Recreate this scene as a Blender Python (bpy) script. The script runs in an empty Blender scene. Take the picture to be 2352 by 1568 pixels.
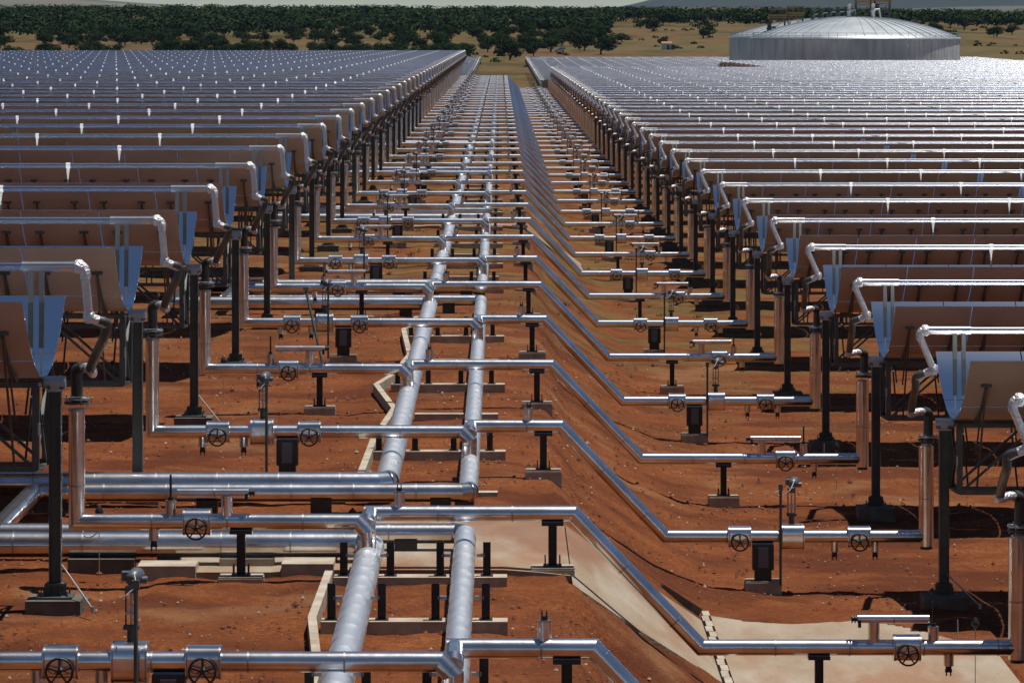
import bpy, math, random
from mathutils import Vector, Matrix, noise
random.seed(7)
SC = bpy.context.scene
COL = SC.collection
R = math.radians

# ------------------------------------------------------------------ camera
CZ = 9.1                     # camera height above the upper terrace
cam_d = bpy.data.cameras.new('camera'); cam = bpy.data.objects.new('camera', cam_d); COL.objects.link(cam)
cam.location = (0, 0, CZ); cam.rotation_euler = (R(90), 0, 0)
cam_d.sensor_width = 36.0
cam_d.lens = 9000 / 2352 * 36.0
cam_d.shift_x = (1176 - 1149) / 2352
cam_d.shift_y = -(784 - 40) / 2352
cam_d.clip_start = 1.0; cam_d.clip_end = 60000
SC.camera = cam
# ------------------------------------------------------------------ world, sun, exposure
SUN = Vector((0.234, 0.085, 1.0)).normalized()
W = bpy.data.worlds.new('World'); SC.world = W; W.use_nodes = True
nt = W.node_tree
sky = nt.nodes.new('ShaderNodeTexSky'); sky.sky_type = 'NISHITA'; sky.sun_disc = False
sky.sun_elevation = math.asin(SUN.z); sky.sun_rotation = math.atan2(SUN.x, SUN.y)
sky.altitude = 2200; sky.air_density = 0.95; sky.dust_density = 0.05; sky.ozone_density = 2.6
nt.links.new(sky.outputs[0], nt.nodes['Background'].inputs[0])
nt.nodes['Background'].inputs[1].default_value = 0.052
sd = bpy.data.lights.new('sun', 'SUN'); so = bpy.data.objects.new('sun', sd); COL.objects.link(so)
sd.energy = 5.0; sd.angle = R(0.53); sd.color = (1.0, 0.955, 0.89)
so.rotation_euler = SUN.to_track_quat('Z', 'Y').to_euler(); so.location = (20, 20, 60)
SC.view_settings.view_transform = 'Standard'; SC.view_settings.look = 'None'
SC.view_settings.exposure = 0.1; SC.view_settings.gamma = 1.0
SC.render.engine = 'CYCLES'
cy = SC.cycles
cy.use_denoising = True; cy.max_bounces = 8; cy.diffuse_bounces = 2; cy.glossy_bounces = 5
cy.caustics_reflective = True; cy.caustics_refractive = False; cy.blur_glossy = 0.3
cy.sample_clamp_indirect = 12.0; cy.sample_clamp_direct = 0

# ------------------------------------------------------------------ materials
def mat(name, base, rough=0.6, metal=0.0, var=None, vscale=1.0, bump=0.0, bscale=8.0, coat=0.0, coords='Object', detail=4.0, stretch=None, rvar=0.0):
    m = bpy.data.materials.new(name); m.use_nodes = True
    n = m.node_tree.nodes; l = m.node_tree.links; b = n['Principled BSDF']
    b.inputs['Base Color'].default_value = (*base, 1); b.inputs['Roughness'].default_value = rough
    b.inputs['Metallic'].default_value = metal; b.inputs['Coat Weight'].default_value = coat
    src = None
    if var is not None or bump or rvar:
        tc = n.new('ShaderNodeTexCoord'); src = tc.outputs[coords]
        if stretch:
            mp = n.new('ShaderNodeMapping'); l.new(src, mp.inputs[0]); mp.inputs['Scale'].default_value = stretch; src = mp.outputs[0]
    if var is not None:
        t = n.new('ShaderNodeTexNoise'); t.inputs['Scale'].default_value = vscale; t.inputs['Detail'].default_value = detail
        l.new(src, t.inputs['Vector'])
        r = n.new('ShaderNodeValToRGB'); r.color_ramp.elements[0].position = 0.32; r.color_ramp.elements[1].position = 0.68
        r.color_ramp.elements[0].color = (*base, 1); r.color_ramp.elements[1].color = (*var, 1)
        l.new(t.outputs['Fac'], r.inputs[0]); l.new(r.outputs[0], b.inputs['Base Color'])
    if rvar:
        t3 = n.new('ShaderNodeTexNoise'); t3.inputs['Scale'].default_value = vscale * 2.3; l.new(src, t3.inputs['Vector'])
        mr = n.new('ShaderNodeMapRange'); mr.inputs['To Min'].default_value = max(0.02, rough - rvar); mr.inputs['To Max'].default_value = rough + rvar
        l.new(t3.outputs['Fac'], mr.inputs[0]); l.new(mr.outputs[0], b.inputs['Roughness'])
    if bump:
        t2 = n.new('ShaderNodeTexNoise'); t2.inputs['Scale'].default_value = bscale; t2.inputs['Detail'].default_value = 3
        l.new(src, t2.inputs['Vector'])
        bp = n.new('ShaderNodeBump'); bp.inputs['Strength'].default_value = bump; bp.inputs['Distance'].default_value = 0.05
        l.new(t2.outputs['Fac'], bp.inputs['Height']); l.new(bp.outputs[0], b.inputs['Normal'])
    return m

def metal2(name, base, r1, r2, fac, var=None, vscale=1.0, bump=0.0, bscale=4.0):
    m = mat(name, base, r1, 1.0, var=var, vscale=vscale, bump=bump, bscale=bscale)
    n = m.node_tree.nodes; l = m.node_tree.links; b = n['Principled BSDF']; o = n['Material Output']
    g = n.new('ShaderNodeBsdfAnisotropic') if False else n.new('ShaderNodeBsdfPrincipled'); g.inputs['Metallic'].default_value = 1.0; g.inputs['Roughness'].default_value = r2
    g.inputs['Base Color'].default_value = (*base, 1)
    for k in ('Base Color', 'Normal'):
        if b.inputs[k].is_linked: l.new(b.inputs[k].links[0].from_socket, g.inputs[k])
    mx = n.new('ShaderNodeMixShader'); mx.inputs[0].default_value = fac
    l.new(b.outputs[0], mx.inputs[1]); l.new(g.outputs[0], mx.inputs[2]); l.new(mx.outputs[0], o.inputs[0])
    return m
M = {}
M['alu'] = metal2('pipe_cladding', (0.80, 0.81, 0.83), 0.10, 0.29, 0.48, var=(0.56, 0.54, 0.53), vscale=1.6, bump=0.10, bscale=3.0)
M['wrap'] = metal2('wrapped_cladding', (0.86, 0.88, 0.90), 0.24, 0.55, 0.55, var=(0.74, 0.76, 0.79), vscale=1.6, bump=0.28, bscale=4.0)
M['seam'] = mat('cladding_seam', (0.30, 0.30, 0.31), 0.4, 1.0)
M['braid'] = mat('braided_hose', (0.62, 0.63, 0.64), 0.4, 0.8, bump=0.8, bscale=30)
M['dark'] = mat('dark_hose', (0.045, 0.048, 0.045), 0.45, 0.1, bump=0.3, bscale=20)
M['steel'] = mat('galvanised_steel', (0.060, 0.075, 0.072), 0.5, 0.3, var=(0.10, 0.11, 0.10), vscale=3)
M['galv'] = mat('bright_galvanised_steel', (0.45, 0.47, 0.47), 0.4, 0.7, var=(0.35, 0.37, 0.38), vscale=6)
M['litsteel'] = mat('lit_bracket_steel', (0.16, 0.175, 0.175), 0.45, 0.3)  # steel lightened for upper end brackets, their lit zone put into the colour
M['black'] = mat('black_paint', (0.012, 0.013, 0.015), 0.45, 0.0)
M['mirror'] = metal2('mirror_glass', (0.88, 0.91, 0.95), 0.03, 0.16, 0.05)
M['back'] = mat('mirror_back_paint', (0.44, 0.42, 0.39), 0.35, 0.0, var=(0.34, 0.325, 0.30), vscale=0.5)
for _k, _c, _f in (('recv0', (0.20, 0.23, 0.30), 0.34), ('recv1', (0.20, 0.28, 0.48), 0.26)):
    M[_k] = metal2('receiver_glass_sky_tint', _c, 0.08, 0.24, _f)
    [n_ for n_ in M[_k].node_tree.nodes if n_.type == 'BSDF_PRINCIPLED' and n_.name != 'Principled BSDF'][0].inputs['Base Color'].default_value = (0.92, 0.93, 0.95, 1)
M['white'] = mat('white_pump_bracket_glow', (0.62, 0.62, 0.60), 0.35, 0.3)  # white pumps; on receiver brackets, glow of concentrated sunlight put into the colour
M['conc'] = mat('concrete', (0.42, 0.37, 0.30), 0.85, 0, var=(0.28, 0.22, 0.16), vscale=2.2, bump=0.3, bscale=12)
M['concd'] = mat('weathered_concrete', (0.13, 0.115, 0.095), 0.9, 0, var=(0.08, 0.065, 0.05), vscale=3, bump=0.4, bscale=14)
M['grey'] = mat('grey_paint', (0.09, 0.105, 0.12), 0.4, 0.2)
M['wire'] = mat('pale_cable', (0.45, 0.42, 0.36), 0.6)

# ------------------------------------------------------------------ mesh helpers
class MB:
    def __init__(s): s.v = []; s.f = []; s.m = []; s.sm = []; s.mats = []
    def mi(s, m):
        if m not in s.mats: s.mats.append(m)
        return s.mats.index(m)
    def add(s, vs, fs, m, smooth=False):
        o = len(s.v); s.v += [tuple(v) for v in vs]; k = s.mi(m)
        for f in fs: s.f.append(tuple(i + o for i in f)); s.m.append(k); s.sm.append(smooth)
    def box(s, c, d, m, rot=None):
        x, y, z = d[0] / 2, d[1] / 2, d[2] / 2
        vs = [Vector((a * x, b * y, e * z)) for a in (-1, 1) for b in (-1, 1) for e in (-1, 1)]
        if rot is not None: vs = [rot @ v for v in vs]
        c = Vector(c); vs = [v + c for v in vs]
        s.add(vs, [(0, 1, 3, 2), (4, 6, 7, 5), (0, 4, 5, 1), (2, 3, 7, 6), (0, 2, 6, 4), (1, 5, 7, 3)], m)
    def bar(s, a, b, w, m, w2=None):
        a = Vector(a); b = Vector(b); d = b - a; L = d.length
        s.box((a + b) / 2, (w, w2 or w, L), m, d.to_track_quat('Z', 'Y').to_matrix())
    def tube(s, pts, r, m, n=14, caps=True, seam=None, seam_m=None, mitre=True):
        P = [Vector(p) for p in pts]
        rr = r if isinstance(r, (list, tuple)) else [r] * len(P)
        for i in range(len(P) - 1):
            a, b = P[i], P[i + 1]; d = (b - a).normalized()
            up = Vector((0, 0, 1)) if abs(d.z) < 0.9 else Vector((0, 1, 0))
            u = d.cross(up).normalized(); w = u.cross(d)
            n0 = d if i == 0 else ((P[i] - P[i - 1]).normalized() + d).normalized()
            n1 = d if i == len(P) - 2 else ((P[i + 2] - b).normalized() + d).normalized()
            v0 = []; v1 = []
            for k in range(n):
                t = 2 * math.pi * k / n; o0 = (u * math.cos(t) + w * math.sin(t))
                p = a + o0 * rr[i]; v0.append(p + d * ((a - p).dot(n0) / max(0.2, d.dot(n0))))
                q = b + o0 * rr[i + 1]; v1.append(q + d * ((b - q).dot(n1) / max(0.2, d.dot(n1))))
            s.add(v0 + v1, [(k, (k + 1) % n, n + (k + 1) % n, n + k) for k in range(n)], m, True)
            if caps and i == 0: s.add(v0, [tuple(range(n))[::-1]], m)
            if caps and i == len(P) - 2: s.add(v1, [tuple(range(n))], m)
            if seam:
                L = (b - a).length; k = 1
                while k * seam < L - 0.15:
                    c = a + d * (k * seam); s.tube([c - d * 0.012, c + d * 0.012], rr[i] + 0.005, seam_m or m, n, caps=True); k += 1
                if i > 0: 
                    c = a + d * (rr[i] * 1.25); s.tube([c - d * 0.01, c + d * 0.01], rr[i] + 0.006, m, n)
    def curve(s, pts, r, m, n=10, sub=5):
        P = [Vector(p) for p in pts]; Q = []
        E = [P[0]] + P + [P[-1]]
        for i in range(1, len(E) - 2):
            for k in range(sub):
                t = k / sub
                Q.append(0.5 * ((2 * E[i]) + (-E[i - 1] + E[i + 1]) * t + (2 * E[i - 1] - 5 * E[i] + 4 * E[i + 1] - E[i + 2]) * t * t + (-E[i - 1] + 3 * E[i] - 3 * E[i + 1] + E[i + 2]) * t ** 3))
        Q.append(P[-1]); s.tube(Q, r, m, n)
    def lathe(s, c, prof, m, n=14, axis=(0, 0, 1)):
        q = Vector(axis).to_track_quat('Z', 'Y').to_matrix(); c = Vector(c); vs = []
        for (r, z) in prof:
            for k in range(n):
                t = 2 * math.pi * k / n; vs.append(c + q @ Vector((r * math.cos(t), r * math.sin(t), z)))
        fs = [(i * n + k, i * n + (k + 1) % n, (i + 1) * n + (k + 1) % n, (i + 1) * n + k) for i in range(len(prof) - 1) for k in range(n)]
        s.add(vs, fs, m, True)
        s.add(vs[:n], [tuple(range(n))[::-1]], m); s.add(vs[-n:], [tuple(range(n))], m)
    def torus(s, c, Rr, r, m, axis=(0, 1, 0), n=24, k=6):
        q = Vector(axis).to_track_quat('Z', 'Y').to_matrix(); c = Vector(c); vs = []
        for i in range(n):
            a = 2 * math.pi * i / n
            for j in range(k):
                b = 2 * math.pi * j / k; rad = Rr + r * math.cos(b)
                vs.append(c + q @ Vector((rad * math.cos(a), rad * math.sin(a), r * math.sin(b))))
        s.add(vs, [(i * k + j, ((i + 1) % n) * k + j, ((i + 1) % n) * k + (j + 1) % k, i * k + (j + 1) % k) for i in range(n) for j in range(k)], m, True)
    def squircle(s, c, L, hy, hz, m, n=24, p=4.0):
        vs = []
        for x in (-L / 2, L / 2):
            for k in range(n):
                t = 2 * math.pi * k / n; ct, st = math.cos(t), math.sin(t)
                q = (abs(ct) ** p + abs(st) ** p) ** (-1 / p)
                vs.append((c[0] + x, c[1] + hy * ct * q, c[2] + hz * st * q))
        s.add(vs, [(k, (k + 1) % n, n + (k + 1) % n, n + k) for k in range(n)], m, True)
        s.add(vs[:n], [tuple(range(n))[::-1]], m); s.add(vs[n:], [tuple(range(n))], m)
    def mesh(s, name):
        me = bpy.data.meshes.new(name); me.from_pydata(s.v, [], s.f)
        for m in s.mats: me.materials.append(m)
        me.polygons.foreach_set('material_index', s.m); me.polygons.foreach_set('use_smooth', s.sm)
        me.update(); return me

def ob(name, me, parent=None, loc=(0, 0, 0)):
    if isinstance(me, MB): me = me.mesh(name)
    o = bpy.data.objects.new(name, me); COL.objects.link(o); o.location = loc
    if parent: o.parent = parent
    return o
def tag(o, label=None, cat=None, group=None, kind=None):
    if label: o['label'] = label
    if cat: o['category'] = cat
    if group: o['group'] = group
    if kind: o['kind'] = kind
    return o
def thing(name, label, cat, loc, group=None):
    return tag(ob(name, None, None, loc), label, cat, group)
ORD = ['first', 'second', 'third', 'fourth', 'fifth', 'sixth', 'seventh', 'eighth', 'ninth', 'tenth', 'eleventh', 'twelfth', 'thirteenth', 'fourteenth', 'fifteenth', 'sixteenth', 'seventeenth', 'eighteenth', 'nineteenth']
for _t, _n in (('twenty', 'twentieth'), ('thirty', 'thirtieth'), ('forty', 'fortieth'), ('fifty', 'fiftieth')): ORD += [_n] + [_t + '-' + o for o in ORD[:9]]

# ------------------------------------------------------------------ terrain
def lerp_tab(t, x):
    if x <= t[0][0]: return t[0][1]
    for (a, va), (b, vb) in zip(t, t[1:]):
        if x <= b: return va + (vb - va) * (x - a) / (b - a)
    return t[-1][1]
def sst(a, b, x):
    t = min(1, max(0, (x - a) / (b - a))); return t * t * (3 - 2 * t)
TERR = [(1.0, 0), (1.35, -0.28), (1.7, -0.75), (3.0, -1.6), (4.2, -2.08), (5.4, -2.2)]
FARZ = [(1350, -9), (2300, 4), (3000, 9.5), (4500, 15), (8000, 20), (30000, 24)]
def drop(y): return -2.3 * max(0.0, y - 115) / 605
CHUTES = (0.0, 4 * 13.77 * 2)
TERR2 = [(1.1, 0), (3.8, -2.12), (4.6, -2.2)]
def chw(y):
    return max((sst(61.5, 62.8, y - d) * (1 - sst(74.0, 77.0, y - d)) for d in CHUTES))
def gz(x, y):
    near = lerp_tab(TERR, x)
    if 1.0 < x < 5.4:
        w = chw(y); near = near * (1 - w) + lerp_tab(TERR2, x) * w
    near += drop(min(y, 900)) - 0.07 - 0.08 * sst(0.6, 2.5, x) + 0.04 * sst(-3.6, -3.2, x) * (1 - sst(.1, .5, x))
    ys = 735 + 165 * sst(24, 40, x)
    f = sst(ys, ys + 45, y)
    if f <= 0: return near
    far = lerp_tab(FARZ, y)
    if y > 1400:
        a = min(1, (y - 1400) / 1500)
        far += a * (3.5 * math.sin(x / 340 + 1.0) + 2.0 * math.sin(x / 150 + y / 260) + 1.2 * math.sin(y / 170 + x / 400))
        far += -4.0 * a * sst(150, 420, x)
    return near * (1 - f) + far * f
def in_slab(x, y):
    if x < 1.15: return x > -5.5 and 64.2 < y < 70.5
    if x < 3.8: return 63.35 + 1.16 * (x - 1.17) < y < 70.4 + .93 * (x - 1.17)
    return x < 8.9 and 65.3 < y < 73.6 - 2.4 * sst(6.8, 8.9, x)

def build_ground():
    xs = [-10 + 0.12 * i for i in range(int(23 / 0.12) + 1)]
    st = 0.2; x = -10
    L = []
    while x > -9000: x -= st; L.append(x); st *= 1.13
    st = 0.2; x = xs[-1]; Rr = []
    while x < 9000: x += st; Rr.append(x); st *= 1.13
    xs = L[::-1] + xs + Rr
    ys = [-60, -30, 0, 20, 32, 40]; y = 44
    while y < 125: ys.append(y); y += 0.17
    st = 0.18
    while y < 720: ys.append(y); y += st; st *= 1.012
    while y < 1000: ys.append(y); y += 6
    st = 8
    while y < 30000: ys.append(y); y += st; st *= 1.035
    nx, ny = len(xs), len(ys); vs = []
    for y in ys:
        for x in xs:
            z = gz(x, y)
            if y < 720 and -30 < x < 30:
                a = 0.035 if y < 140 else 0.05
                z += a * noise.noise(Vector((x * 0.7, y * 0.55, 1))) * 1.6 - 0.03
                if y < 160:
                    c = noise.noise(Vector((x * 0.35, y * 0.3, 7)))
                    z += (0.016 + 0.05 * max(0, c)) * noise.noise(Vector((x * 3.1, y * 2.7, 4))) + 0.012 * noise.noise(Vector((x * 8, y * 7, 9)))
                    # eroded rills on the embankment
                    if 1.2 < x < 4.6:
                        z -= 0.07 * max(0, noise.noise(Vector((x * 0.25, y * 1.6, 3))))
                if in_slab(x, y): z -= 0.06
                elif x > -5.6 and x < 9.2 and 61.8 < y < 75.5: z += (0.05 if x < 1 else 0.10) + 0.05 * noise.noise(Vector((x * 1.3, y * 1.1, 21)))
            vs.append((x, y, z))
    fs = [(j * nx + i, j * nx + i + 1, (j + 1) * nx + i + 1, (j + 1) * nx + i) for j in range(ny - 1) for i in range(nx - 1)]
    me = bpy.data.meshes.new('ground'); me.from_pydata(vs, [], fs)
    me.polygons.foreach_set('use_smooth', [True] * len(fs))
    m = bpy.data.materials.new('red_soil'); m.use_nodes = True
    n = m.node_tree.nodes; l = m.node_tree.links; b = n['Principled BSDF']; b.inputs['Roughness'].default_value = 0.95
    b.inputs['Specular IOR Level'].default_value = 0.15
    g = n.new('ShaderNodeNewGeometry'); P = g.outputs['Position']
    sep = n.new('ShaderNodeSeparateXYZ'); l.new(P, sep.inputs[0])
    def nz(scale, detail=5, rough=0.55, st=None):
        src = P
        if st:
            mp = n.new('ShaderNodeMapping'); mp.inputs['Scale'].default_value = st; l.new(P, mp.inputs[0]); src = mp.outputs[0]
        t = n.new('ShaderNodeTexNoise'); t.inputs['Scale'].default_value = scale; t.inputs['Detail'].default_value = detail; t.inputs['Roughness'].default_value = rough
        l.new(src, t.inputs['Vector']); return t.outputs['Fac']
    def ramp(src, stops):
        r = n.new('ShaderNodeValToRGB'); e = r.color_ramp.elements
        e[0].position, e[0].color = stops[0][0], (*stops[0][1], 1); e[1].position, e[1].color = stops[-1][0], (*stops[-1][1], 1)
        for p, c in stops[1:-1]:
            q = e.new(p); q.color = (*c, 1)
        l.new(src, r.inputs[0]); return r.outputs[0]
    def mix(f, a, c, mode='MIX'):
        x = n.new('ShaderNodeMix'); x.data_type = 'RGBA'; x.blend_type = mode
        if isinstance(f, (int, float)): x.inputs[0].default_value = f
        else: l.new(f, x.inputs[0])
        for s, v in ((6, a), (7, c)):
            if isinstance(v, tuple): x.inputs[s].default_value = (*v, 1)
            else: l.new(v, x.inputs[s])
        return x.outputs[2]
    def rng(src, a, c, lo=0., hi=1.):
        x = n.new('ShaderNodeMapRange'); l.new(src, x.inputs[0]); x.inputs[1].default_value = a; x.inputs[2].default_value = c
        x.inputs[3].default_value = lo; x.inputs[4].default_value = hi; x.interpolation_type = 'SMOOTHSTEP'; return x.outputs[0]
    def mul(a, c):
        x = n.new('ShaderNodeMath'); x.operation = 'MULTIPLY'
        for i, v in enumerate((a, c)):
            if isinstance(v, (int, float)): x.inputs[i].default_value = v
            else: l.new(v, x.inputs[i])
        return x.outputs[0]
    soil = ramp(nz(0.55, 6), [(0.30, (0.085, 0.024, 0.006)), (0.44, (0.18, 0.052, 0.013)), (0.58, (0.25, 0.078, 0.020)), (0.75, (0.31, 0.112, 0.034))])
    soil = mix(mul(rng(nz(30, 4, 0.7), 0.42, 0.6), 0.55), soil, (0.105, 0.030, 0.011))
    soil = mix(mul(rng(nz(9, 3), 0.35, 0.65), 0.7), soil, (0.115, 0.032, 0.012))
    soil = mix(rng(nz(26, 2), 0.69, 0.76, 0, 0.55), soil, (0.42, 0.25, 0.14))
    soil = mix(rng(nz(0.22, 3), 0.58, 0.70, 0, 0.5), soil, (0.25, 0.13, 0.06))
    soil = mix(rng(nz(0.33, 4, 0.6, (0.6, 1, 1)), 0.52, 0.62, 0, 0.75), soil, (0.085, 0.022, 0.008))
    # weeds and dry grass spread further back
    olive = ramp(nz(0.8, 5), [(0.3, (0.050, 0.052, 0.014)), (0.7, (0.19, 0.115, 0.042))])
    gm = mul(rng(sep.outputs[1], 88, 160), rng(nz(0.35, 4), 0.42, 0.60))
    soil = mix(mul(gm, 0.8), soil, olive)
    field = ramp(nz(0.022, 7, 0.68, (1, 0.3, 1)), [(0.30, (0.026, 0.030, 0.009)), (0.43, (0.060, 0.046, 0.016)), (0.52, (0.12, 0.068, 0.030)), (0.60, (0.070, 0.050, 0.018)), (0.70, (0.034, 0.038, 0.011))])
    field = mix(rng(nz(0.0065, 3, 0.5, (0.35, 1.6, 1)), 0.5, 0.58, 0, 0.6), field, (0.095, 0.085, 0.03))
    far = ramp(nz(0.0025, 3, 0.5, (0.5, 1, 1)), [(0.35, (0.10, 0.08, 0.045)), (0.5, (0.20, 0.15, 0.09)), (0.62, (0.055, 0.07, 0.035))])
    c = mix(rng(sep.outputs[1], 735, 800), soil, field)
    c = mix(rng(sep.outputs[1], 3200, 4200), c, far)
    l.new(c, b.inputs['Base Color'])
    bp = n.new('ShaderNodeBump'); bp.inputs['Strength'].default_value = 1.0; bp.inputs['Distance'].default_value = 0.11
    l.new(nz(7, 6, 0.65), bp.inputs['Height']); l.new(bp.outputs[0], b.inputs['Normal'])
    me.materials.append(m)
    tag(ob('ground', me), kind='structure')
build_ground()

# ------------------------------------------------------------------ distant hills
def build_hills():
    def hill(name, x0, x1, y0, prof, depth, mt, seed):
        nx, ny = 160, 14; vs = []
        for j in range(ny):
            t = j / (ny - 1)
            for i in range(nx):
                s = i / (nx - 1); x = x0 + (x1 - x0) * s
                h = prof(s) * math.sin(math.pi * min(1, t * 1.02)) ** 0.8
                h *= 1 + 0.10 * noise.noise(Vector((x / 400, t * 4, seed))) + 0.05 * noise.noise(Vector((x / 120, t * 9, seed)))
                vs.append((x, y0 + depth * t, 16 + h))
        fs = [(j * nx + i, j * nx + i + 1, (j + 1) * nx + i + 1, (j + 1) * nx + i) for j in range(ny - 1) for i in range(nx - 1)]
        me = bpy.data.meshes.new(name); me.from_pydata(vs, [], fs); me.polygons.foreach_set('use_smooth', [True] * len(fs)); me.materials.append(mt)
        return tag(ob(name, me), kind='structure')
    fieldy = mat('distant_fields', (0.115, 0.10, 0.07), 0.95, 0, var=(0.035, 0.05, 0.038), vscale=0.0022, coords='Object', stretch=(0.35, 1, 3), detail=5)
    scrub = mat('scrub_mountain', (0.007, 0.017, 0.020), 0.95, 0, var=(0.014, 0.026, 0.024), vscale=0.004, coords='Object', detail=6)
    pk = lambda s, c, w: math.exp(-((s - c) / w) ** 2)
    hill('distant_hill', -1900, 1100, 8200, lambda s: 9 + 36 * pk(s, 0.22, 0.15) + 26 * pk(s, 0.0, 0.12) + 4 * pk(s, 0.62, .1), 2500, fieldy, 2.)
    hill('distant_hill', -1500, 2600, 7000, lambda s: 3 + 6 * pk(s, 0.36, .06) + 5 * pk(s, 0.46, 0.03) + 12 * pk(s, .62, .08), 1500, fieldy, 5.)
    hill('distant_mountain', 60, 4200, 9500, lambda s: 6 + 150 * sst(0.03, 0.22, s), 4000, scrub, 9.)
build_hills()

# ------------------------------------------------------------------ solar troughs
FL = 1.71; HW = 2.885; VZ = 3.53; TILT = R(3.2); MODL = 12.18; PAN = 1.704
def para(y, off=0.0):
    z = y * y / (4 * FL); nrm = Vector((0, -y / (2 * FL), 1)).normalized()
    return Vector((0, y, z)) - nrm * off
TR = Matrix.Rotation(-TILT, 3, 'X')   # camera-side rim (y<0) raised
def tp(u, y, z): 
    v = TR @ Vector((0, y, z)); return Vector((u, v.y, v.z + VZ))
def mirror_mb(sg):
    mb = MB(); N = 9
    for p in range(7):
        a = sg * (p * PAN + 0.012 if p else 0.0); b = sg * ((p + 1) * PAN - 0.012)
        for (y0, y1) in ((-HW, -1.46), (-1.44, -0.02), (0.02, 1.44), (1.46, HW)):
            top = []; bot = []
            for k in range(N):
                y = y0 + (y1 - y0) * k / (N - 1)
                q = para(y); w = para(y, 0.014)
                for u in (a, b): top.append(tp(u, q.y, q.z)); bot.append(tp(u, w.y, w.z))
            ft = [(2 * k, 2 * k + 1, 2 * k + 3, 2 * k + 2) for k in range(N - 1)]
            if sg < 0: ft = [f[::-1] for f in ft]
            mb.add(top, ft, M['mirror'], True); mb.add(bot, [f[::-1] for f in ft], M['back'], True)
            # edges
            e = 2 * (N - 1)
            vs = [top[0], top[1], bot[0], bot[1], top[e], top[e + 1], bot[e], bot[e + 1]]
            mb.add(vs, [(0, 1, 3, 2), (4, 6, 7, 5)], M['mirror'])
            for o in (0, 1):
                st = [top[2 * k + o] for k in range(N)] + [bot[2 * k + o] for k in range(N)]
                mb.add(st, [(k, k + 1, N + k + 1, N + k) for k in range(N - 1)], M['mirror'])
    return mb
def frame_mb(sg, full=True):
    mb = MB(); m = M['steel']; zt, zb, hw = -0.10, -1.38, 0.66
    L = 7 * PAN
    A = lambda u, y, z: tp(sg * u, y, z)
    for y in (-hw, hw):
        for z in (zt, zb): mb.bar(A(0.05, y, z), A(L - .05, y, z), 0.075, m)
    nb = 8; du = (L - 0.1) / nb
    for i in range(nb + 1):
        u = 0.05 + i * du
        for y in (-hw, hw): mb.bar(A(u, y, zt), A(u, y, zb), 0.06 if 0 < i < nb else 0.11, m)
        for z in (zt, zb): mb.bar(A(u, -hw, z), A(u, hw, z), 0.06, m)
    for i in range(nb):
        u0, u1 = 0.05 + i * du, 0.05 + (i + 1) * du
        if i % 2: u0, u1 = u1, u0
        for y in (-hw, hw): mb.bar(A(u0, y, zb), A(u1, y, zt), 0.045, m); 
        mb.bar(A(u0, -hw, zb), A(u1, hw, zb), 0.045, m)
    mb.box(A(0.0, -hw, -0.95), (0.03, 0.10, 0.55), M['galv'])
    for u in ((0.05, L - .05)):      # end frames
        mb.bar(A(u, -hw, zt), A(u, hw, zb), 0.05, m); mb.bar(A(u, hw, zt), A(u, -hw, zb), 0.05, m)
    us = []
    for p in range(8):
        for d in (-0.37, 0.37):
            u = p * PAN + d
            if 0.05 < u < L - 0.05: us.append(u)
    for u in us:
        for s in (-1, 1):
            Q = []
            for k in range(6):
                y = s * (0.45 + (2.25 - 0.45) * k / 5); q = para(y, 0.05 + 0.03 * (5 - k) / 5); Q.append(A(u, q.y, q.z))
            for a, b in zip(Q, Q[1:]): mb.bar(a, b, 0.045, m, 0.07)
            mb.bar(Q[-1], A(u, s * hw, zb), 0.035, m)
            mb.bar(Q[-3], A(u, s * hw, -0.6), 0.03, m)
            q = para(s * 2.28, 0.045); mb.box(A(u, q.y, q.z), (0.20, 0.05, 0.05), m)
    return mb
def pylon_mb(end, sg):
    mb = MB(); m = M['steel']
    w = 0.17
    for dx in (-w / 2, w / 2): mb.box((dx, 0, 1.72), (0.016, 0.20, 3.2), m)
    mb.box((0, 0, 1.72), (w, 0.014, 3.2), m)
    mb.box((0, 0, 0.14), (0.55, 0.5, 0.03), m)
    mb.box((0, 0.0, 0.24), (0.34, 0.02, 0.2), m); mb.box((0, 0, 0.34), (0.28, 0.26, 0.03), m)
    for dx in (-.2, .2):
        for dy in (-.18, .18): mb.tube([(dx, dy, 0.1), (dx, dy, 0.24)], 0.014, m, 6)
    mb.box((0, 0, 3.33), (0.26, 0.26, 0.03), M['galv'])
    mb.lathe((-0.16 if sg > 0 else 0.16, 0, 3.45), [(0.10, -0.0), (0.10, 0.34)], M['galv'], 12, (1 if sg > 0 else -1, 0, 0))
    mb.box((0, 0, 3.40), (0.14, 0.2, 0.14), M['galv'])
    mb.box((0.10, -0.02, 1.2), (0.012, 0.03, 0.3), M['galv']); mb.box((0.10, -0.02, 2.0), (0.012, 0.03, 0.12), M['galv'])
    return mb
def pylon_base_mb():
    mb = MB(); mb.box((0, 0, -0.12), (0.85, 0.8, 0.48), M['concd']); return mb
def recv_support_mb():
    mb = MB(); m = M['white']
    a = tp(0, 0, 0.0); b = tp(0, 0, FL - 0.10)
    mb.box((a + b) / 2 + Vector((0, 0, 0.0)), (0.04, 0.07, (b - a).length), M['steel'], TR)
    # tapered head, painted white for the concentrated light near the focus
    c = tp(0, 0, FL); d = tp(0, 0, FL - 0.36)
    v = []
    for (p, w, t) in ((c, 0.10, 0.035), (d, 0.022, 0.02)):
        for sx, sy in ((-1, -1), (1, -1), (1, 1), (-1, 1)): v.append(p + Vector((sx * w / 2, sy * t - 0.03, 0)))
    mb.add(v, [(0, 1, 5, 4), (1, 2, 6, 5), (2, 3, 7, 6), (3, 0, 4, 7), (0, 3, 2, 1), (4, 5, 6, 7)], m)
    mb.tube([c + Vector((-0.055, 0, 0)), c + Vector((0.055, 0, 0))], 0.08, m, 12)
    return mb
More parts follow.
